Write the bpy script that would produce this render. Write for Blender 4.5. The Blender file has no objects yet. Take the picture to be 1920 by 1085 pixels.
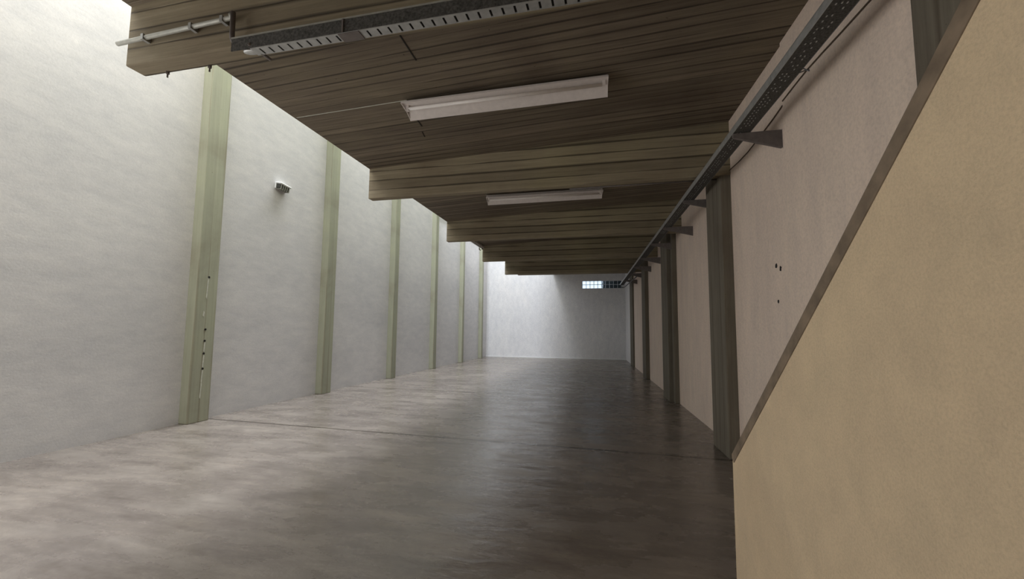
import bpy, bmesh, math, random
from mathutils import Vector, Matrix
random.seed(4)

# ---------------------------------------------------------------- camera, sky, light
S = bpy.context.scene
COL = S.collection
PITCH, YAW, ROLL, FPX = 0.088, 0.233, -0.009, 804.6
cd = bpy.data.cameras.new('camera')
cam = bpy.data.objects.new('camera', cd)
COL.objects.link(cam)
S.camera = cam
cd.sensor_fit = 'HORIZONTAL'
cd.sensor_width = 36.0
cd.lens = 36.0 * FPX / 1920.0
cd.clip_start = 0.02
cd.clip_end = 200
cr = Vector((math.cos(YAW), math.sin(YAW), 0))
cf0 = Vector((-math.sin(YAW), math.cos(YAW), 0))
cf = cf0 * math.cos(PITCH) + Vector((0, 0, 1)) * math.sin(PITCH)
cu = -cf0 * math.sin(PITCH) + Vector((0, 0, 1)) * math.cos(PITCH)
r2 = cr * math.cos(ROLL) - cu * math.sin(ROLL)
u2 = cr * math.sin(ROLL) + cu * math.cos(ROLL)
M = Matrix((r2, u2, -cf)).transposed().to_4x4()
M.translation = Vector((0, 0, 1.6))
cam.matrix_world = M

S.view_settings.view_transform = 'Standard'
S.view_settings.look = 'None'
S.view_settings.gamma = 1.0
S.view_settings.use_curve_mapping = False
S.view_settings.exposure = 0.22

W = bpy.data.worlds.new('overcast_sky')
S.world = W
W.use_nodes = True
bg = W.node_tree.nodes['Background']
bg.inputs[0].default_value = (0.80, 0.86, 1.0, 1)
bg.inputs[1].default_value = 1.3


def area_light(name, loc, sx, sy, power, color, rot=(0, 0, 0)):
    l = bpy.data.lights.new(name, 'AREA')
    l.shape = 'RECTANGLE'
    l.size, l.size_y, l.energy, l.color = sx, sy, power, color
    o = bpy.data.objects.new(name, l)
    COL.objects.link(o)
    o.location = loc
    o.rotation_euler = rot
    return o


# daylight coming down the roof slot along the left wall: brighter over the first bay, softer further in
area_light('daylight_slot_near', (-5.35, 1.0, 7.7), 2.9, 8.0, 285, (1.0, 0.99, 0.975))
area_light('daylight_slot_far', (-5.35, 10.75, 15.0), 2.9, 10.5, 2150, (0.90, 0.935, 1.0))
area_light('daylight_slot_end', (-5.4, 17.0, 5.9), 2.7, 2.0, 12, (0.90, 0.935, 1.0))
area_light('daylight_slot_corner', (-5.0, 20.45, 5.9), 3.5, 4.4, 54, (0.90, 0.935, 1.0))
# fill light in an added, unseen doorway in the left wall beside the camera
area_light('added_doorway_fill', (-6.8, 0.3, 1.45), 3.8, 2.7, 98, (1.0, 0.93, 0.82), (math.radians(90), 0, math.radians(-90)))

# ---------------------------------------------------------------- materials


def new_mat(name):
    m = bpy.data.materials.new(name)
    m.use_nodes = True
    nt = m.node_tree
    b = nt.nodes['Principled BSDF']
    return m, nt, b


def N(nt, kind, **kw):
    n = nt.nodes.new(kind)
    for k, v in kw.items():
        if k.startswith('i_'):
            n.inputs[k[2:].replace('_', ' ')].default_value = v
        else:
            setattr(n, k, v)
    return n


def coords(nt, scale=(1, 1, 1)):
    tc = N(nt, 'ShaderNodeTexCoord')
    mp = N(nt, 'ShaderNodeMapping')
    mp.inputs['Scale'].default_value = scale
    nt.links.new(tc.outputs['Object'], mp.inputs['Vector'])
    return mp.outputs['Vector']


def noise(nt, vec, scale, detail=5, rough=0.55, dist=0.0):
    n = N(nt, 'ShaderNodeTexNoise')
    n.inputs['Scale'].default_value = scale
    n.inputs['Detail'].default_value = detail
    n.inputs['Roughness'].default_value = rough
    n.inputs['Distortion'].default_value = dist
    nt.links.new(vec, n.inputs['Vector'])
    return n.outputs['Fac']


def ramp(nt, fac, stops):
    r = N(nt, 'ShaderNodeValToRGB')
    while len(r.color_ramp.elements) < len(stops):
        r.color_ramp.elements.new(0.5)
    for e, (p, c) in zip(r.color_ramp.elements, stops):
        e.position = p
        e.color = (c[0], c[1], c[2], 1) if len(c) == 3 else c
    nt.links.new(fac, r.inputs['Fac'])
    return r.outputs['Color']


def mixc(nt, fac, a, b, mode='MIX'):
    m = N(nt, 'ShaderNodeMix', data_type='RGBA', blend_type=mode)
    for sock, v in (('Factor', fac), ('A', a), ('B', b)):
        idx = {'Factor': 0, 'A': 6, 'B': 7}[sock]
        if isinstance(v, (int, float)):
            m.inputs[idx].default_value = v
        elif isinstance(v, tuple):
            m.inputs[idx].default_value = (v[0], v[1], v[2], 1)
        else:
            nt.links.new(v, m.inputs[idx])
    return m.outputs[2]


def mth(nt, op, a, b=None, c=None):
    m = N(nt, 'ShaderNodeMath', operation=op)
    for i, v in enumerate((a, b, c)):
        if v is None:
            continue
        if isinstance(v, (int, float)):
            m.inputs[i].default_value = v
        else:
            nt.links.new(v, m.inputs[i])
    return m.outputs[0]


def bump(nt, b, height, strength, dist=0.01):
    n = N(nt, 'ShaderNodeBump')
    n.inputs['Strength'].default_value = strength
    n.inputs['Distance'].default_value = dist
    nt.links.new(height, n.inputs['Height'])
    nt.links.new(n.outputs['Normal'], b.inputs['Normal'])


def plaster(name, c1, c2, c3, grain=60, stretch=(1, 1, 0.45), rough=0.9, bstr=0.25, gr=0.07):
    m, nt, b = new_mat(name)
    v = coords(nt, stretch)
    v0 = coords(nt)
    big = noise(nt, v, 0.8, 6, 0.6, 0.4)
    mid = noise(nt, v, 5.0, 6, 0.65, 0.3)
    fine = noise(nt, v0, grain, 3, 0.7)
    col = ramp(nt, big, [(0.3, c1), (0.52, c2), (0.72, c3)])
    m2 = ramp(nt, mid, [(0.3, (0.90, 0.90, 0.91)), (0.7, (1.05, 1.04, 1.03))])
    col = mixc(nt, 1.0, col, m2, 'MULTIPLY')
    f2 = ramp(nt, fine, [(0.28, (1 - 2 * gr, 1 - 2 * gr, 1 - 2 * gr)), (0.6, (1.02, 1.02, 1.02))])
    col = mixc(nt, 1.0, col, f2, 'MULTIPLY')
    nt.links.new(col, b.inputs['Base Color'])
    b.inputs['Roughness'].default_value = rough
    h = mth(nt, 'ADD', fine, mth(nt, 'MULTIPLY', mid, 2.0))
    bump(nt, b, h, bstr, 0.006)
    return m


M_WHITE = plaster('grey_white_plaster', (0.64, 0.63, 0.63), (0.70, 0.685, 0.68), (0.735, 0.72, 0.71), 45, (0.5, 0.5, 1.4), 0.9, 0.18, 0.035)
M_BACK = plaster('back_wall_plaster', (0.76, 0.76, 0.77), (0.80, 0.80, 0.80), (0.83, 0.82, 0.81), 30)
M_BEIGE = plaster('beige_plaster', (0.77, 0.64, 0.54), (0.82, 0.69, 0.585), (0.85, 0.72, 0.60), 40, (1, 1, 0.25))
M_SAND = plaster('sand_render', (0.62, 0.48, 0.315), (0.67, 0.53, 0.355), (0.70, 0.56, 0.37), 120, (1, 1, 0.8), 0.95, 0.5)


def boards(name, axis, pitch, c_lo, c_mid, c_hi, seam=0.55, bstr=0.55, var=1.0):
    """board-marked concrete; the boards lie side by side along `axis` (Y, Z or YZ)"""
    m, nt, b = new_mat(name)
    tc = N(nt, 'ShaderNodeTexCoord')
    sp = N(nt, 'ShaderNodeSeparateXYZ')
    nt.links.new(tc.outputs['Object'], sp.inputs[0])
    if axis == 'YZ':
        a = mth(nt, 'ADD', sp.outputs['Y'], sp.outputs['Z'])
        long_s = (0.6, 14, 14)
    elif axis == 'Y':
        a = sp.outputs['Y']
        long_s = (0.6, 14, 1)
    else:                                         # vertical boards, side by side in X+Y
        a = mth(nt, 'ADD', sp.outputs['X'], sp.outputs['Y'])
        long_s = (14, 14, 0.6)
    wob = noise(nt, coords(nt, (0.5, 0.5, 0.5)), 1.3, 2)
    a = mth(nt, 'ADD', a, mth(nt, 'MULTIPLY', wob, 0.03))
    q = mth(nt, 'DIVIDE', a, pitch)
    idx = mth(nt, 'FLOOR', q)
    wn = N(nt, 'ShaderNodeTexWhiteNoise', noise_dimensions='1D')
    nt.links.new(idx, wn.inputs['W'])
    fr = mth(nt, 'FRACT', q)
    edge = mth(nt, 'MINIMUM', fr, mth(nt, 'SUBTRACT', 1.0, fr))      # 0 at a seam
    big = noise(nt, coords(nt), 0.55, 6, 0.6, 0.5)
    grain = noise(nt, coords(nt, long_s), 1.6, 8, 0.7, 0.2)
    pit = noise(nt, coords(nt), 38, 2, 0.5)
    col = ramp(nt, grain, [(0.28, c_lo), (0.5, c_mid), (0.74, c_hi)])
    tone = ramp(nt, wn.outputs['Value'], [(0.0, (1 - 0.22 * var, 1 - 0.24 * var, 1 - 0.27 * var)), (1.0, (1 + 0.14 * var, 1 + 0.13 * var, 1 + 0.10 * var))])
    col = mixc(nt, 1.0, col, tone, 'MULTIPLY')
    tint = ramp(nt, big, [(0.32, (0.80, 0.76, 0.72)), (0.5, (1.0, 1.0, 0.98)), (0.68, (1.12, 1.14, 1.04))])
    col = mixc(nt, 1.0, col, tint, 'MULTIPLY')
    vis = noise(nt, coords(nt, tuple(s * 0.6 for s in long_s)), 1.1, 3, 0.6)
    seam_w = ramp(nt, mth(nt, 'DIVIDE', edge, mth(nt, 'MULTIPLY', mth(nt, 'MAXIMUM', mth(nt, 'SUBTRACT', vis, 0.40), 0.01), 0.95)),
                  [(0.0, (seam * 0.45, seam * 0.42, seam * 0.4)), (1.0, (1, 1, 1))])
    col = mixc(nt, 1.0, col, seam_w, 'MULTIPLY')
    pits = ramp(nt, pit, [(0.22, (0.35, 0.33, 0.3)), (0.28, (1, 1, 1))])
    col = mixc(nt, 1.0, col, pits, 'MULTIPLY')
    nt.links.new(col, b.inputs['Base Color'])
    b.inputs['Roughness'].default_value = 0.85
    h = mth(nt, 'ADD', mth(nt, 'MULTIPLY', wn.outputs['Value'], 0.6), mth(nt, 'MULTIPLY', grain, 0.8))
    sb = ramp(nt, mth(nt, 'MULTIPLY', edge, 14.0), [(0.0, (0, 0, 0)), (1.0, (1, 1, 1))])
    h = mth(nt, 'ADD', h, sb)
    bump(nt, b, h, bstr, 0.008)
    return m


M_SLAB = boards('board_marked_slab', 'Y', 0.125, (0.125, 0.100, 0.074), (0.185, 0.153, 0.115), (0.265, 0.225, 0.175))
M_BEAM = boards('board_marked_beam', 'YZ', 0.15, (0.20, 0.17, 0.118), (0.275, 0.237, 0.168), (0.35, 0.304, 0.22))
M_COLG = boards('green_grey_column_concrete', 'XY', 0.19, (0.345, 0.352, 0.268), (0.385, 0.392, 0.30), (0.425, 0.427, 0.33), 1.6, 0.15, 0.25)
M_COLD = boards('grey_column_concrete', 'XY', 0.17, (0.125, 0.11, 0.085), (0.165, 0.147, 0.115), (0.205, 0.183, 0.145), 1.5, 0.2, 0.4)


def floor_mat():
    m, nt, b = new_mat('polished_concrete')
    v = coords(nt, (0.8, 1.7, 1))
    big = noise(nt, v, 0.35, 5, 0.6, 0.3)
    mid = noise(nt, v, 1.5, 8, 0.62, 0.15)
    streak = noise(nt, coords(nt, (0.9, 4.5, 1)), 2.2, 6, 0.6, 0.1)
    fine = noise(nt, coords(nt), 22, 4, 0.6)
    col = ramp(nt, mid, [(0.30, (0.155, 0.135, 0.118)), (0.5, (0.215, 0.190, 0.168)), (0.70, (0.275, 0.247, 0.218))])
    t = ramp(nt, big, [(0.3, (0.82, 0.80, 0.80)), (0.7, (1.15, 1.13, 1.10))])
    col = mixc(nt, 1.0, col, t, 'MULTIPLY')
    f = ramp(nt, fine, [(0.3, (0.9, 0.9, 0.9)), (0.7, (1.06, 1.06, 1.06))])
    col = mixc(nt, 1.0, col, f, 'MULTIPLY')
    st = ramp(nt, streak, [(0.32, (0.86, 0.85, 0.84)), (0.5, (1.0, 1.0, 1.0)), (0.68, (1.13, 1.12, 1.10))])
    col = mixc(nt, 1.0, col, st, 'MULTIPLY')
    # saw-cut joints across the hall and a few hairline cracks
    tc = N(nt, 'ShaderNodeTexCoord')
    sp = N(nt, 'ShaderNodeSeparateXYZ')
    nt.links.new(tc.outputs['Object'], sp.inputs[0])
    y = mth(nt, 'ADD', sp.outputs['Y'], mth(nt, 'MULTIPLY', sp.outputs['X'], 0.025))
    y = mth(nt, 'ADD', y, mth(nt, 'MULTIPLY', noise(nt, coords(nt), 1.5, 4), 0.03))
    d = None
    for yj in (5.95, 10.15, 14.5):
        dj = mth(nt, 'ABSOLUTE', mth(nt, 'SUBTRACT', y, yj))
        d = dj if d is None else mth(nt, 'MINIMUM', d, dj)
    jn = ramp(nt, mth(nt, 'MULTIPLY', d, 10.0), [(0.2, (0.36, 0.34, 0.32)), (0.38, (1, 1, 1))])
    col = mixc(nt, 1.0, col, jn, 'MULTIPLY')
    nt.links.new(col, b.inputs['Base Color'])
    rg = ramp(nt, mid, [(0.3, (0.20, 0.20, 0.20)), (0.55, (0.29, 0.29, 0.29)), (0.75, (0.42, 0.42, 0.42))])
    nt.links.new(rg, b.inputs['Roughness'])
    b.inputs['Specular IOR Level'].default_value = 0.55
    wav = noise(nt, coords(nt, (1, 2.2, 1)), 2.6, 5, 0.6, 0.4)
    h = mth(nt, 'ADD', mth(nt, 'MULTIPLY', wav, 1.0), mth(nt, 'MULTIPLY', fine, 0.06))
    bump(nt, b, h, 0.35, 0.02)
    return m


M_FLOOR = floor_mat()


def simple(name, c, rough=0.5, metal=0.0, var=0.15, sc=20):
    m, nt, b = new_mat(name)
    n = noise(nt, coords(nt), sc, 4)
    lo = tuple(x * (1 - var) for x in c)
    hi = tuple(min(1, x * (1 + var)) for x in c)
    nt.links.new(ramp(nt, n, [(0.3, lo), (0.7, hi)]), b.inputs['Base Color'])
    b.inputs['Roughness'].default_value = rough
    b.inputs['Metallic'].default_value = metal
    return m


M_GALV = simple('galvanised_steel', (0.46, 0.47, 0.46), 0.5, 0.6)
M_TRAYD = simple('weathered_tray_steel', (0.17, 0.175, 0.18), 0.6, 0.4, 0.3, 60)
M_TRAYB = simple('dark_tray_steel', (0.07, 0.068, 0.062), 0.8, 0.1, 0.6, 70)
M_PIPE = simple('grey_painted_pipe', (0.36, 0.36, 0.32), 0.5, 0.2)
M_BRACK = simple('dull_bracket_steel', (0.16, 0.14, 0.13), 0.7, 0.1)
M_ENAMEL = simple('white_enamel', (0.78, 0.73, 0.70), 0.4, 0, 0.05)
M_TUBE = simple('frosted_tube_glass', (0.86, 0.82, 0.78), 0.25, 0, 0.03)
M_BLACK = simple('black_hole_shade', (0.012, 0.010, 0.008), 0.9)
M_DARKP = simple('dark_plastic', (0.05, 0.05, 0.047), 0.5)
M_WHITEP = simple('white_plastic', (0.85, 0.86, 0.86), 0.4, 0, 0.03)
M_CABLE = simple('brown_cable_sheath', (0.10, 0.075, 0.05), 0.7)
M_EDGE_SHADE = simple('edge_shadow_tone', (0.20, 0.152, 0.105), 0.9, 0, 0.35, 9)
M_MORTAR = simple('white_block_mortar', (0.62, 0.66, 0.70), 0.8)
M_CHIP = simple('pale_spalled_concrete', (0.58, 0.58, 0.50), 0.9)


def glass_mat():
    m, nt, b = new_mat('glass_block')
    b.inputs['Base Color'].default_value = (0.80, 0.93, 0.97, 1)
    b.inputs['Roughness'].default_value = 0.22
    b.inputs['Transmission Weight'].default_value = 1.0
    b.inputs['IOR'].default_value = 1.45
    bump(nt, b, noise(nt, coords(nt), 14, 2), 0.4, 0.02)
    return m


M_GLASS = glass_mat()
M_OUTD = simple('dark_foliage_outside', (0.012, 0.022, 0.026), 0.9, 0, 0.4, 3)

# ---------------------------------------------------------------- mesh helpers


def prism(bm, pts, vec):
    """extrude the closed 3-D outline `pts` by `vec`"""
    a = [bm.verts.new(Vector(p)) for p in pts]
    b = [bm.verts.new(Vector(p) + Vector(vec)) for p in pts]
    n = len(pts)
    bm.faces.new(a)
    bm.faces.new(b[::-1])
    for i in range(n):
        bm.faces.new((a[i], b[i], b[(i + 1) % n], a[(i + 1) % n]))


def box(bm, x0, x1, y0, y1, z0, z1, sx=0.0, zs=0.0):
    """box whose X shifts by sx per metre of Y and whose Z rises zs per metre of X"""
    v = []
    for z in (z0, z1):
        for (x, y) in ((x0, y0), (x1, y0), (x1, y1), (x0, y1)):
            v.append(bm.verts.new((x + sx * (y - y0), y, z + zs * (x - x0))))
    for f in ((3, 2, 1, 0), (4, 5, 6, 7), (0, 1, 5, 4), (1, 2, 6, 5), (2, 3, 7, 6), (3, 0, 4, 7)):
        bm.faces.new([v[i] for i in f])


def tube(bm, pts, r, seg=10):
    pts = [Vector(p) for p in pts]
    rings = []
    for i, p in enumerate(pts):
        d = (pts[min(i + 1, len(pts) - 1)] - pts[max(i - 1, 0)]).normalized()
        up = Vector((0, 0, 1)) if abs(d.z) < 0.9 else Vector((1, 0, 0))
        a = d.cross(up).normalized()
        b = d.cross(a).normalized()
        rings.append([bm.verts.new(p + (a * math.cos(t) + b * math.sin(t)) * r)
                      for t in (2 * math.pi * k / seg for k in range(seg))])
    for i in range(len(rings) - 1):
        for k in range(seg):
            bm.faces.new((rings[i][k], rings[i][(k + 1) % seg], rings[i + 1][(k + 1) % seg], rings[i + 1][k]))
    bm.faces.new(rings[0][::-1])
    bm.faces.new(rings[-1])


def bend(pts, r=0.05, n=5):
    """round the corners of a polyline"""
    pts = [Vector(p) for p in pts]
    out = [pts[0]]
    for i in range(1, len(pts) - 1):
        a, b, c = pts[i - 1], pts[i], pts[i + 1]
        p0 = b + (a - b).normalized() * r
        p2 = b + (c - b).normalized() * r
        for k in range(n + 1):
            t = k / n
            out.append(p0 * (1 - t) ** 2 + b * 2 * t * (1 - t) + p2 * t * t)
    out.append(pts[-1])
    return out


def obj(name, bm, mat, origin=(0, 0, 0), parent=None, bevel=0.0, seg=2, smooth=False):
    bmesh.ops.recalc_face_normals(bm, faces=bm.faces)
    org = Vector(origin)
    base = Vector(parent.location) if parent else Vector((0, 0, 0))
    if parent:
        org = base
    bmesh.ops.translate(bm, verts=bm.verts, vec=-org)
    me = bpy.data.meshes.new(name)
    bm.to_mesh(me)
    bm.free()
    me.materials.append(mat)
    if smooth:
        for p in me.polygons:
            p.use_smooth = True
    o = bpy.data.objects.new(name, me)
    COL.objects.link(o)
    if parent:
        o.parent = parent
    else:
        o.location = org
    if bevel:
        md = o.modifiers.new('bevel', 'BEVEL')
        md.width, md.segments, md.limit_method = bevel, seg, 'ANGLE'
    return o


def struct(name, bm, mat, **kw):
    o = obj(name, bm, mat, **kw)
    o['kind'] = 'structure'
    return o


def tag(o, label, cat, group=None):
    o['label'] = label
    o['category'] = cat
    if group:
        o['group'] = group
    return o


def thing(name, loc, label, cat, group=None):
    o = bpy.data.objects.new(name, None)
    o.empty_display_size = 0.1
    COL.objects.link(o)
    o.location = loc
    return tag(o, label, cat, group)


# ---------------------------------------------------------------- the hall
XL = -6.854                                  # left wall
YB = 22.82                                   # back wall
YF = -5.8                                    # front wall (behind the camera)
TOP = 15.3
rw = lambda y: 1.96 - 0.06 * y               # right wall face
pw = lambda y: 1.83 - 0.06 * y               # face of the thicker right wall of the first bay
xb = lambda y: -3.616 - 0.022 * y            # left end of the roof slab and beams
SZ0, SZS = 4.08, 0.045                       # slab underside: height at x = -3.79 and its rise to the right
slab_z = lambda x: SZ0 + SZS * (x + 3.79)

bm = bmesh.new()
prism(bm, [(XL - 0.3, YF - 0.3, 0), (3.0, YF - 0.3, 0), (3.0, YB + 0.3, 0), (XL - 0.3, YB + 0.3, 0)], (0, 0, -0.2))
struct('floor', bm, M_FLOOR)

bm = bmesh.new()
box(bm, XL - 0.3, XL, YF, -1.7, 0, TOP)
box(bm, XL - 0.3, XL, 2.3, YB + 0.3, 0, TOP)
box(bm, XL - 0.3, XL, -1.7, 2.3, 2.9, TOP)  # doorway opening added for the fill light, out of view
struct('wall_left', bm, M_WHITE)

# back wall with the opening of the glass block window
WX0, WX1, WZ0, WZ1 = -1.60, 0.41, 3.67, 4.07
bm = bmesh.new()
box(bm, XL - 0.3, WX0, YB, YB + 0.25, 0, TOP)
box(bm, WX1, 3.0, YB, YB + 0.25, 0, TOP)
box(bm, WX0, WX1, YB, YB + 0.25, 0, WZ0)
box(bm, WX0, WX1, YB, YB + 0.25, WZ1, TOP)
struct('wall_back', bm, M_BACK)

bm = bmesh.new()
box(bm, XL, 3.0, YF - 0.3, YF, 0, TOP)
struct('wall_front', bm, M_WHITE)


def wall_run(bm, fx, y0, y1, z1, thick=0.4):
    prism(bm, [(fx(y0), y0, 0), (fx(y0) + thick, y0, 0), (fx(y1) + thick, y1, 0), (fx(y1), y1, 0)], (0, 0, z1))


bm = bmesh.new()
wall_run(bm, rw, YF, 2.5, 4.9)
wall_run(bm, pw, 2.5, 4.35, 4.9, 0.53)
wall_run(bm, lambda y: pw(y) + 0.022, 4.35, 6.2, 4.9, 0.5)
wall_run(bm, rw, 6.2, 18.95, 4.9)
struct('wall_right', bm, M_BEIGE)
bm = bmesh.new()
wall_run(bm, rw, 18.95, YB, 5.2)
struct('wall_right_end', bm, M_BACK)

# roof slab
bm = bmesh.new()
T = 0.28
y0, y1 = YF, YB
xr = 2.6
vs = []
for ya_, yb_, rise, back in ((y0, 18.1, 0.0, 0.0), (18.0, y1, 0.42, 0.95)):       # last slab bay raised and set back, unseen, to daylight the back wall
    vs = []
    for y in (ya_, yb_):
        for x, dz in ((xb(y) + back, 0), (xr, 0), (xr, T), (xb(y) + back, T)):
            vs.append(bm.verts.new((x, y, slab_z(x) + dz + rise)))
    for f in ((0, 1, 2, 3), (7, 6, 5, 4), (0, 4, 5, 1), (1, 5, 6, 2), (2, 6, 7, 3), (3, 7, 4, 0)):
        bm.faces.new([vs[i] for i in f])
struct('ceiling', bm, M_SLAB)

# wall standing on the slab edge: the other side of the roof slot
bm = bmesh.new()
prism(bm, [(xb(y0) + 0.02, y0, 4.36), (xb(y0) + 0.25, y0, 4.36), (xb(18.1) + 0.25, 18.1, 4.36), (xb(18.1) + 0.02, 18.1, 4.36)], (0, 0, TOP - 4.36))
prism(bm, [(xb(18.1) + 0.25, 17.9, 4.34), (xb(18.1) + 1.20, 17.9, 4.34), (xb(18.1) + 1.20, 18.1, 4.34), (xb(18.1) + 0.25, 18.1, 4.34)], (0, 0, TOP - 4.34))
prism(bm, [(xb(18.1) + 0.97, 18.1, 4.7), (xb(18.1) + 1.20, 18.1, 4.7), (xb(y1) + 1.20, y1, 4.7), (xb(y1) + 0.97, y1, 4.7)], (0, 0, TOP - 4.7))
struct('wall_upper', bm, M_COLG)

# shadow-gap seams of the slab formwork (thin proud ridges)
bm = bmesh.new()
for pts in (((-1.80, 2.85), (-1.84, 3.62)), ((-2.33, 4.60), (-2.36, 4.86)), ((-2.42, 5.0), (-2.45, 5.14))):
    (xa, ya), (xb_, yb_) = pts
    za, zb = slab_z(xa) - 0.004, slab_z(xb_) - 0.004
    prism(bm, [(xa, ya, za), (xa + 0.012, ya, za), (xb_ + 0.012, yb_, zb), (xb_, yb_, zb)], (0, 0, 0.02))
struct('trim_1', bm, M_BLACK)
bm = bmesh.new()
prism(bm, [(-3.68, 4.215, slab_z(-3.68) - 0.003), (-3.68, 4.227, slab_z(-3.68) - 0.003), (-2.25, 4.25, slab_z(-2.25) - 0.003), (-2.25, 4.238, slab_z(-2.25) - 0.003)], (0, 0, 0.01))
struct('trim_2', bm, M_CHIP)

# ---------------------------------------------------------------- beams
beam_specs = [
    (2.39, 2.54, 3.595, 'nearest concrete roof beam, carrying the grey pipe and the slotted cable tray'),
    (5.92, 6.05, 3.60, 'second concrete roof beam, just behind the large fluorescent lamp'),
    (9.37, 9.50, 3.607, 'third concrete roof beam, behind the smaller fluorescent lamp'),
    (12.44, 12.57, 3.60, 'fourth concrete roof beam, its left end beside a pale strip light on the slab edge'),
    (15.50, 15.63, 3.575, 'fifth concrete roof beam, narrow band between the fourth beam and the last beam'),
    (17.95, 18.10, 3.85, 'last and shallowest concrete roof beam, directly in front of the white back wall'),
]
for (a, b, zb, lab) in beam_specs:
    bm = bmesh.new()
    x0 = xb((a + b) / 2) - 0.005
    x1 = rw(a) + 0.05
    vs = [bm.verts.new(p) for p in ((x0, a, zb), (x1, a, zb), (x1, b, zb), (x0, b, zb),
                                    (x0, a, slab_z(x0) + 0.02), (x1, a, slab_z(x1) + 0.02), (x1, b, slab_z(x1) + 0.02), (x0, b, slab_z(x0) + 0.02))]
    for f in ((3, 2, 1, 0), (4, 5, 6, 7), (0, 1, 5, 4), (1, 2, 6, 5), (2, 3, 7, 6), (3, 0, 4, 7)):
        bm.faces.new([vs[i] for i in f])
    o = obj('concrete_beam', bm, M_BEAM, origin=(x0, a, zb), bevel=0.012)
    tag(o, lab, 'beam', 'concrete roof beams')

# ---------------------------------------------------------------- columns on the left wall
lcols = [(5.656, 6.029, 'green-grey concrete column on the left wall nearest the camera, with chipped lower face'),
         (8.923, 9.246, 'green-grey column on the left wall just beyond the white wall lamp'),
         (12.156, 12.419, 'green-grey left wall column, its top hidden behind the second roof beam'),
         (15.308, 15.555, 'fourth green-grey column along the left wall, its top under the sloping slab edge'),
         (18.466, 18.66, 'fifth green-grey column along the left wall, its top under the third roof beam'),
         (21.40, 21.60, 'farthest green-grey left wall column, beside the back wall corner')]
for i, (a, b, lab) in enumerate(lcols):
    t = thing('concrete_column', (XL, a, 0), lab, 'column', 'columns on the left wall')
    bm = bmesh.new()
    box(bm, XL - 0.02, -6.67, a, b, 0, TOP - 0.1)
    obj('shaft', bm, M_COLG, parent=t, bevel=0.012)
    if i == 0:
        # row of small drilled holes and pale chips down the room face
        bm = bmesh.new()
        for (y, z0_, z1_) in ((5.84, 0.40, 0.62), (5.845, 0.66, 0.84), (5.85, 0.90, 1.08), (5.853, 1.16, 1.30), (5.835, 2.05, 2.36), (5.80, 1.75, 1.80)):
            prism(bm, [(-6.672, y - 0.012, z0_), (-6.672, y + 0.002, z0_ - 0.02), (-6.672, y + 0.014, z1_), (-6.672, y - 0.002, z1_ + 0.03)], (0.008, 0, 0))
        o = obj('chip', bm, M_CHIP, parent=t)
        o['label'] = 'pale chipped scars in a vertical row'
        for z in (0.87, 1.12, 1.33, 1.52, 2.40):
            bm = bmesh.new()
            bmesh.ops.create_cone(bm, cap_ends=True, segments=10, radius1=0.018, radius2=0.018, depth=0.012,
                                  matrix=Matrix.Translation((-6.668, 5.85, z)) @ Matrix.Rotation(math.pi / 2, 4, 'Y'))
            obj('drill_hole', bm, M_BLACK, parent=t)

# ---------------------------------------------------------------- columns on the right wall
rcols = [
    (2.40, 2.745, 1.826 - 0.06 * 2.43 - 0.0, 'dark concrete column at the upper right, partly hidden by the sloping stair parapet'),
    (5.93, 6.62, 1.372, 'wide dark concrete column on the right wall, meeting the foot of the stair parapet'),
    (9.96, 10.16, 1.268, 'slim dark column on the right wall, the nearer of the touching pair'),
    (10.18, 10.95, 1.178, 'broad dark column on the right wall, the farther of the touching pair'),
    (14.40, 15.2, 0.98, 'brown-grey right wall column between two beige wall panels, third position from the camera'),
    (18.75, 19.9, 0.775, 'farthest dark column on the right wall, thin strip beside the white end panel')]
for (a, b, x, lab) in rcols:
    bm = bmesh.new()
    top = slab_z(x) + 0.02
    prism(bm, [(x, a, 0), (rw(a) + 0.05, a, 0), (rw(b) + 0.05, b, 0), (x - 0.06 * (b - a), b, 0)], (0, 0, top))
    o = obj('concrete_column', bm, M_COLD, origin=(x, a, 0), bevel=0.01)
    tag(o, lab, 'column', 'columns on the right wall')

# ---------------------------------------------------------------- sloping stair parapet at the right
bx = lambda y: 0.92 - 0.06 * y
slope = (2.411 - 0.795) / (3.10 - 1.217)
YE = 3.10
zt = lambda y: 0.795 + slope * (YE - y)
yt = YE - (4.05 - 0.795) / slope
bm = bmesh.new()
th = 0.34
prof = [(YE, 0.0), (YE, 0.795), (yt, 4.05), (-3.2, 4.05), (-3.2, 0.0)]
va = [bm.verts.new((bx(y), y, z)) for y, z in prof]
vb = [bm.verts.new((bx(y) + th, y, z)) for y, z in prof]
bm.faces.new(va)
bm.faces.new(vb[::-1])
n = len(prof)
edges = []
for i in range(n):
    bm.faces.new((va[i], vb[i], vb[(i + 1) % n], va[(i + 1) % n]))
bm.edges.ensure_lookup_table()
sel = [e for e in bm.edges if {e.verts[0], e.verts[1]} == {va[1], va[2]}]
bmesh.ops.bevel(bm, geom=sel, offset=0.02, segments=3, profile=0.5, affect='EDGES')
o = obj('stair_parapet', bm, M_SAND)
tag(o, 'large sand-coloured rendered parapet with diagonal top edge filling the right foreground', 'parapet')
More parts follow.
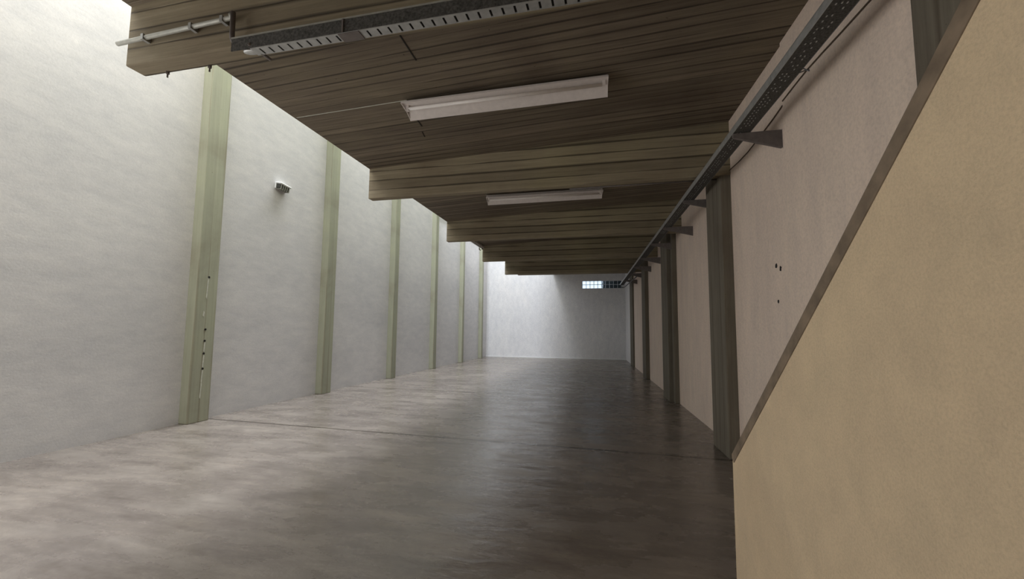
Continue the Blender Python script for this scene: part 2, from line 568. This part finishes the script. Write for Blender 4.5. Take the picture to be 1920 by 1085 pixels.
# dark strip standing in for the soft shadow band along the sloping edge
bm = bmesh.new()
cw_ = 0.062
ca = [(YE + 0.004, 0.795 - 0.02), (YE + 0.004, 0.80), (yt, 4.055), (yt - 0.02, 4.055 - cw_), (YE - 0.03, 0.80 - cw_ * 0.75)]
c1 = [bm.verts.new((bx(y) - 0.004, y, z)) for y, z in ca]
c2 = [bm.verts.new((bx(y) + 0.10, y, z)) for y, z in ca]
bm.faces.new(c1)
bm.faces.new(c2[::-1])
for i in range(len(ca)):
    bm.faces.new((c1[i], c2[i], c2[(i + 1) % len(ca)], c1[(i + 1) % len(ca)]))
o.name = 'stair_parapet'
cp = obj('edge_shadow_strip', bm, M_EDGE_SHADE, parent=o, bevel=0.003)
cp['label'] = 'dark strip painting in the shadow band along the sloping edge'

# ---------------------------------------------------------------- glass block window
win = bpy.data.objects.new('window_1', None)
COL.objects.link(win)
win.location = (WX0, YB, WZ0)
win['kind'] = 'structure'
nx, nz = 10, 2
cw, ch = (WX1 - WX0) / nx, (WZ1 - WZ0) / nz
g = 0.022
bm = bmesh.new()
for i in range(nx + 1):
    x = WX0 + i * cw
    box(bm, x - g / 2, x + g / 2, YB + 0.0, YB + 0.12, WZ0, WZ1)
for k in range(nz + 1):
    z = WZ0 + k * ch
    box(bm, WX0, WX1, YB + 0.002, YB + 0.118, z - g / 2, z + g / 2)
obj('mortar_grid', bm, M_MORTAR, parent=win)
for i in range(nx):
    for k in range(nz):
        bm = bmesh.new()
        box(bm, WX0 + i * cw + g / 2, WX0 + (i + 1) * cw - g / 2, YB + 0.015, YB + 0.105, WZ0 + k * ch + g / 2, WZ0 + (k + 1) * ch - g / 2)
        obj('glass_block', bm, M_GLASS, parent=win, bevel=0.008)
# dark hedge outside behind the right half of the window
bm = bmesh.new()
box(bm, -0.58, 2.2, YB + 0.6, YB + 1.4, 0.0, 6.0)
o = obj('hedge', bm, M_OUTD, origin=(0.4, YB + 1.0, 0), bevel=0.1)
tag(o, 'dark hedge outside, seen through the right half of the glass block window', 'hedge')

# white skirting line at the back wall
bm = bmesh.new()
box(bm, XL, rw(YB), YB - 0.012, YB, 0, 0.05)
struct('baseboard_back', bm, M_WHITEP)

# ---------------------------------------------------------------- fluorescent lamps under the slab


def lamp_fixture(xa, ya, xe, ye, za, ze, w, label):
    t = thing('fluorescent_lamp', ((xa + xe) / 2, (ya + ye) / 2, (za + ze) / 2 + 0.1), label, 'lamp', 'fluorescent lamps under the slab')
    A, B = Vector((xa, ya, za)), Vector((xe, ye, ze))
    d = (B - A).normalized()
    s = Vector((-d.y, d.x, 0)).normalized()
    up = d.cross(s)
    if up.z < 0:
        up = -up

    def ex(pts, p0=A, p1=B):
        b_ = bmesh.new()
        prism(b_, [p0 + s * q[0] + up * q[1] for q in pts], p1 - p0)
        return b_
    h = w / 2
    # spine box
    obj('housing', ex([(-0.045, 0.04), (0.045, 0.04), (0.045, 0.10), (-0.045, 0.10)]), M_ENAMEL, parent=t, bevel=0.004)
    # folded reflector: short upright near lip, flat back, broad far wing
    tt = 0.005
    prof_out = [(-h, 0.022), (-h, 0.04), (0.035, 0.04), (h, -0.045), (h - 0.002, -0.052), (0.033, 0.034), (-h + tt, 0.034), (-h + tt, 0.022)]
    obj('reflector', ex(prof_out), M_ENAMEL, parent=t)
    for e0, e1 in ((A, A + d * 0.006), (B - d * 0.006, B)):
        obj('end_plate', ex([(-h, 0.022), (-h, 0.04), (0.035, 0.04), (h, -0.045), (0.03, 0.0)], e0, e1), M_ENAMEL, parent=t)
    for q in (A + d * 0.03, B - d * 0.06):
        obj('tube_holder', ex([(-0.055, -0.022), (-0.02, -0.022), (-0.02, 0.036), (-0.055, 0.036)], q, q + d * 0.03), M_ENAMEL, parent=t)
    b_ = bmesh.new()
    tube(b_, [A + d * 0.06 + up * -0.002 - s * 0.038, B - d * 0.06 + up * -0.002 - s * 0.038], 0.018, 14)
    obj('glass_tube', b_, M_TUBE, parent=t, smooth=True)
    for q in (A + d * 0.35, B - d * 0.35):
        b_ = bmesh.new()
        zc = slab_z(q.x)
        tube(b_, [q + up * 0.095, Vector((q.x, q.y, zc + 0.005))], 0.008, 8)
        obj('hanger_rod', b_, M_GALV, parent=t)
    return t


lamp_fixture(-2.28, 4.28, -0.03, 4.42, 4.04, 4.14, 0.27, 'large unlit white fluorescent lamp under the slab in front of the second beam')
lamp_fixture(-2.36, 7.78, -0.18, 8.10, 4.03, 4.13, 0.25, 'smaller looking unlit white fluorescent lamp peeking out below the second beam')

# pale strip light under the slab edge in the fourth bay
t = thing('strip_light', (-3.83, 11.6, 4.0), 'thin pale strip light along the left slab edge before the fourth beam', 'lamp')
bm = bmesh.new()
box(bm, -3.86, -3.78, 10.3, 12.4, 4.00, 4.06, -0.022)
obj('housing', bm, M_ENAMEL, parent=t, bevel=0.006)
bm = bmesh.new()
tube(bm, [(-3.82, 10.36, 3.975), (-3.86, 12.35, 3.975)], 0.018, 12)
obj('glass_tube', bm, M_TUBE, parent=t, smooth=True)
for y in (10.36, 12.33):
    bm = bmesh.new()
    box(bm, -3.84 - 0.022 * (y - 10.3), -3.80 - 0.022 * (y - 10.3), y - 0.02, y + 0.02, 3.95, 4.01)
    obj('tube_holder', bm, M_DARKP, parent=t)
bm = bmesh.new()
tube(bm, bend([(-3.90, 10.2, 4.03), (-3.95, 12.3, 4.03), (-3.95, 12.3, 3.95), (-3.96, 12.43, 3.95)], 0.03), 0.018, 8)
o = obj('edge_conduit', bm, M_PIPE, origin=(-3.9, 10.2, 4.03), smooth=True)
tag(o, 'thin grey conduit on the slab edge beside the pale strip light', 'pipe')

# ---------------------------------------------------------------- pipe and slotted tray on the nearest beam
t = thing('wall_pipe', (-3.69, 2.36, 3.76), 'grey metal pipe crossing the face of the nearest beam, elbowing down at its right end', 'pipe')
bm = bmesh.new()
tube(bm, bend([(-3.715, 2.352, 3.758), (-2.635, 2.352, 3.795), (-2.625, 2.325, 3.80)], 0.015), 0.017, 12)
obj('run', bm, M_PIPE, parent=t, smooth=True)
bm = bmesh.new()
tube(bm, bend([(-2.61, 2.33, 3.815), (-2.61, 2.335, 3.60), (-2.56, 2.36, 3.56), (-2.46, 2.35, 3.545)], 0.04), 0.017, 12)
o = obj('elbow', bm, M_BRACK, parent=t, smooth=True)
o['label'] = 'dark bent end of the pipe'
for x in (-3.45, -3.0, -2.72):
    bm = bmesh.new()
    z = 3.758 + (x + 3.715) * 0.034
    box(bm, x - 0.012, x + 0.012, 2.332, 2.392, z - 0.022, z + 0.022)
    obj('clip', bm, M_GALV, parent=t)

# slotted tray running to the right behind the lower edge of the beam
t = thing('slotted_cable_tray', (-2.5, 2.34, 3.5), 'grey slotted cable tray running right along the nearest beam', 'cable tray')
TX0, TX1 = -2.42, 1.2
bm = bmesh.new()
# near side wall, lips
box(bm, TX0 - 0.16, TX1, 2.306, 2.311, 3.50, 3.592)

obj('side_rail', bm, M_TRAYB, parent=t)  # dark colour paints in the shade of the backlit near side
bm = bmesh.new()
box(bm, TX0 - 0.16, TX1, 2.300, 2.320, 3.590, 3.598)
obj('top_lip', bm, M_PIPE, parent=t)
bm = bmesh.new()
zt0, zt1 = 3.495, 3.500
box(bm, TX0, TX1, 2.306, 2.318, zt0, zt1)
box(bm, TX0, TX1, 2.374, 2.381, zt0, zt1)
x = TX0
pitch_ = 0.075
while x < TX1 - 0.05:
    box(bm, x, x + pitch_ - 0.014, 2.318, 2.374, zt0, zt1)
    x += pitch_
obj('slotted_base', bm, M_GALV, parent=t)
bm = bmesh.new()
box(bm, TX0, TX1, 2.312, 2.380, 3.502, 3.510)
obj('inner_liner', bm, M_BLACK, parent=t)
for q in ((-1.73, -1.58, 2.304, 2.384, 3.489, 3.494), (-1.70, -1.69, 2.298, 2.305, 3.50, 3.59)):
    bm = bmesh.new()
    box(bm, *q)
    obj('joint_clip', bm, M_BRACK, parent=t)
bm = bmesh.new()
tube(bm, [(-2.43, 2.30, 3.53), (-2.36, 2.43, 3.485)], 0.011, 8)
obj('clamp_rod', bm, M_BRACK, parent=t)
bm = bmesh.new()
bmesh.ops.create_uvsphere(bm, u_segments=16, v_segments=10, radius=1.0,
                          matrix=Matrix.Translation((-2.51, 2.425, 3.572)) @ Matrix.Diagonal((0.085, 0.035, 0.018, 1)))
o = obj('junction_box', bm, M_GALV, origin=(-2.51, 2.425, 3.572), smooth=True)
tag(o, 'small pale oval junction box where the grey pipe meets the slotted tray', 'junction box')
# bolt left under the beam end
for (x, y) in ((-3.42, 2.52), (-3.02, 2.53)):
    bm = bmesh.new()
    bmesh.ops.create_cone(bm, cap_ends=True, segments=6, radius1=0.014, radius2=0.014, depth=0.02, matrix=Matrix.Translation((x, y, 3.587)))
    bmesh.ops.create_cone(bm, cap_ends=True, segments=8, radius1=0.006, radius2=0.006, depth=0.05, matrix=Matrix.Translation((x, y, 3.572)))
    o = obj('bolt', bm, M_BRACK, origin=(x, y, 3.595))
    tag(o, 'dark bolt under the left tip of the nearest beam' if x < -3.2 else 'tiny dark bolt under the nearest beam, right of the other bolt', 'bolt', 'bolts under the nearest beam')

# ---------------------------------------------------------------- long cable tray by the right wall
tx = lambda y: 1.42 - 0.0578 * y            # room-side flange
TW = 0.15
TZ = 3.515
t = thing('cable_tray', (tx(2.0), 2.0, TZ), 'long dark perforated cable tray on brackets running along the right wall', 'cable tray')
ya, yb_ = 1.2, 19.6


def rail(bm, dx0, dx1, z0, z1, y0=ya, y1=yb_):
    prism(bm, [(tx(y0) + dx0, y0, z0), (tx(y0) + dx1, y0, z0), (tx(y1) + dx1, y1, z0), (tx(y1) + dx0, y1, z0)], (0, 0, z1 - z0))


bm = bmesh.new()
rail(bm, 0, TW, TZ, TZ + 0.004)
obj('tray_floor', bm, M_TRAYB, parent=t)
bm = bmesh.new()
rail(bm, -0.004, 0, TZ - 0.002, TZ + 0.062)
rail(bm, -0.004, 0.014, TZ + 0.058, TZ + 0.063)
o = obj('side_flange', bm, M_GALV, parent=t)
bm = bmesh.new()
rail(bm, TW, TW + 0.004, TZ - 0.002, TZ + 0.062)
obj('side_flange', bm, M_TRAYD, parent=t)
for k, y in enumerate((3.55, 5.9, 8.2, 11.0, 14.2)):
    bm = bmesh.new()
    rail(bm, -0.009, -0.003, TZ + 0.005, TZ + 0.055, y, y + 0.12)
    obj('splice_plate', bm, M_GALV, parent=t)
bm = bmesh.new()
yy = 1.6
while yy < 9.0:
    for c in (0.035, 0.065, 0.095):
        if random.random() < 0.75:
            x = tx(yy) + c
            y = yy + random.uniform(-0.012, 0.012)
            box(bm, x - 0.004, x + 0.004, y - 0.008, y + 0.008, TZ - 0.0015, TZ + 0.001)
    yy += 0.05
o = obj('perforation', bm, M_GALV, parent=t)
o['kind'] = 'stuff'

brY = [4.44, 6.68, 8.42, 10.0, 12.0, 13.7, 15.4, 17.4]
bl = ['largest, on the first beige panel', 'just beyond the wide dark column',
      'in the middle of the second beige wall panel', 'just beyond the touching pair of columns', 'on the third beige panel',
      'beside the far brown-grey column', 'high on the fourth beige panel', 'farthest one near the white panel']
for y, where in zip(brY, bl):
    bm = bmesh.new()
    face = pw if y < 4.35 else ((lambda q: pw(q) + 0.02) if y < 6.2 else rw)
    xw = face(y) + 0.01
    xt = tx(y) - 0.005
    prism(bm, [(xw, y, TZ - 0.005), (xt, y, TZ - 0.005), (xt, y, TZ - 0.045), (xw, y, TZ - 0.185)], (0, 0.035, 0))
    prism(bm, [(xw, y - 0.01, TZ - 0.195), (xw - 0.008, y - 0.01, TZ - 0.195), (xw - 0.008, y - 0.01, TZ), (xw, y - 0.01, TZ)], (0, 0.055, 0))
    o = obj('wall_bracket', bm, M_BRACK, origin=(xw, y, TZ - 0.1), bevel=0.002)
    tag(o, 'triangular steel bracket under the cable tray, ' + where, 'bracket', 'brackets under the right cable tray')

# sagging cables clipped to the wall below the tray
bm = bmesh.new()
P1 = [(2.9, 3.722), (3.11, 3.731), (3.4, 3.74), (3.65, 3.752), (3.89, 3.758), (4.1, 3.75), (4.33, 3.736)]
tube(bm, [(pw(y) - 0.008, y, z) for y, z in P1], 0.006, 6)
o = obj('cable', bm, M_CABLE, origin=(pw(3), 3.0, 3.7))
tag(o, 'thin brown cable on the wall below the tray, nearer piece above the stair parapet', 'cable', 'cables on the right wall')
bm = bmesh.new()
tube(bm, [(pw(y) + 0.012, y, z) for y, z in [(4.36, 3.72), (4.6, 3.69), (4.79, 3.673), (5.28, 3.636), (5.6, 3.64), (5.92, 3.66)]], 0.006, 6)
o = obj('cable', bm, M_CABLE, origin=(pw(5), 4.7, 3.7))
tag(o, 'thin brown cable sagging past the largest bracket toward the wide column', 'cable', 'cables on the right wall')
# a small loop of wire hanging off the tray
bm = bmesh.new()
y = 3.45
tube(bm, bend([(tx(y) + TW + 0.012, y, TZ + 0.03), (tx(y) + TW + 0.05, y - 0.03, TZ - 0.02), (tx(y) + TW + 0.07, y + 0.03, TZ + 0.03), (tx(y) + TW + 0.014, y + 0.05, TZ + 0.02)], 0.012), 0.004, 6)
o = obj('wire_loop', bm, M_TRAYD, origin=(tx(y) + TW, y, TZ))
tag(o, 'little loop of dark wire hanging from the edge of the cable tray', 'wire')
# low pipe at the far end below the tray
bm = bmesh.new()
tube(bm, bend([(tx(14.2) + 0.18, 15.3, 3.38), (tx(19.4) + 0.16, 19.3, 3.38), (tx(19.4) + 0.02, 19.3, 3.38), (tx(19.4) + 0.02, 19.3, 3.50)], 0.05), 0.02, 8)
o = obj('far_conduit', bm, M_TRAYD, origin=(tx(15) + 0.16, 15.3, 3.38), smooth=True)
tag(o, 'dark conduit below the far end of the right cable tray, near the glass block window', 'pipe')

# thin pipe crossing under the second beam at the right
bm = bmesh.new()
tube(bm, [(-0.6, 6.075, 3.598), (1.36, 6.075, 3.598)], 0.010, 8)
o = obj('thin_pipe', bm, M_BRACK, origin=(-0.6, 6.10, 3.585), smooth=True)
tag(o, 'thin dark pipe along the lower edge of the second beam, ending at the right wall', 'pipe')

# ---------------------------------------------------------------- anchor holes in the right wall


def hole(y, z, r, irregular, label):
    x = pw(y) + 0.022
    b_ = bmesh.new()
    nseg = 9
    rr = [r * (1 + (random.uniform(-0.35, 0.45) if irregular else random.uniform(-0.1, 0.1))) for _ in range(nseg)]
    pts = [(x - 0.0015 + 0.06 * (rr[k] * math.cos(2 * math.pi * k / nseg)) * -1, y + rr[k] * math.cos(2 * math.pi * k / nseg), z + rr[k] * math.sin(2 * math.pi * k / nseg)) for k in range(nseg)]
    prism(b_, pts, (0.012, 0, 0))
    o_ = obj('anchor_hole', b_, M_BLACK, origin=(x, y, z))
    tag(o_, label, 'hole', 'holes in the right wall')


# ---------------------------------------------------------------- lamp on the left wall
t = thing('wall_lamp', (XL, 7.5, 4.5), 'small white bulkhead lamp with dark ribbed face, high on the left wall', 'lamp')
rot = Matrix.Translation((XL, 7.50, 4.52)) @ Matrix.Rotation(math.radians(-4), 4, 'X')


def rbox(x0, x1, y0, y1, z0, z1, tilt=0.0):
    b_ = bmesh.new()
    box(b_, x0, x1, y0, y1, z0, z1)
    bmesh.ops.transform(b_, matrix=rot @ Matrix.Rotation(tilt, 4, 'Y'), verts=b_.verts)
    return b_


obj('back_plate', rbox(0, 0.03, -0.15, 0.15, -0.08, 0.06), M_WHITEP, parent=t, bevel=0.01)
obj('hood', rbox(0.02, 0.15, -0.16, 0.16, 0.03, 0.07, math.radians(12)), M_WHITEP, parent=t, bevel=0.018, seg=3)
obj('body', rbox(0.02, 0.13, -0.14, 0.14, -0.07, 0.035, math.radians(6)), M_DARKP, parent=t, bevel=0.02, seg=3)
for k in range(5):
    yk = -0.11 + k * 0.055
    obj('rib', rbox(0.03, 0.142, yk - 0.008, yk + 0.008, -0.085, 0.03, math.radians(6)), M_PIPE, parent=t)
hole(4.693, 2.236, 0.024, True, 'upper left of the dark anchor holes in the right wall beside the parapet')
hole(4.601, 2.191, 0.02, True, 'small dark anchor hole just right of and below the topmost hole')
hole(4.682, 1.876, 0.018, False, 'lone round anchor hole below the other two, beside the parapet')
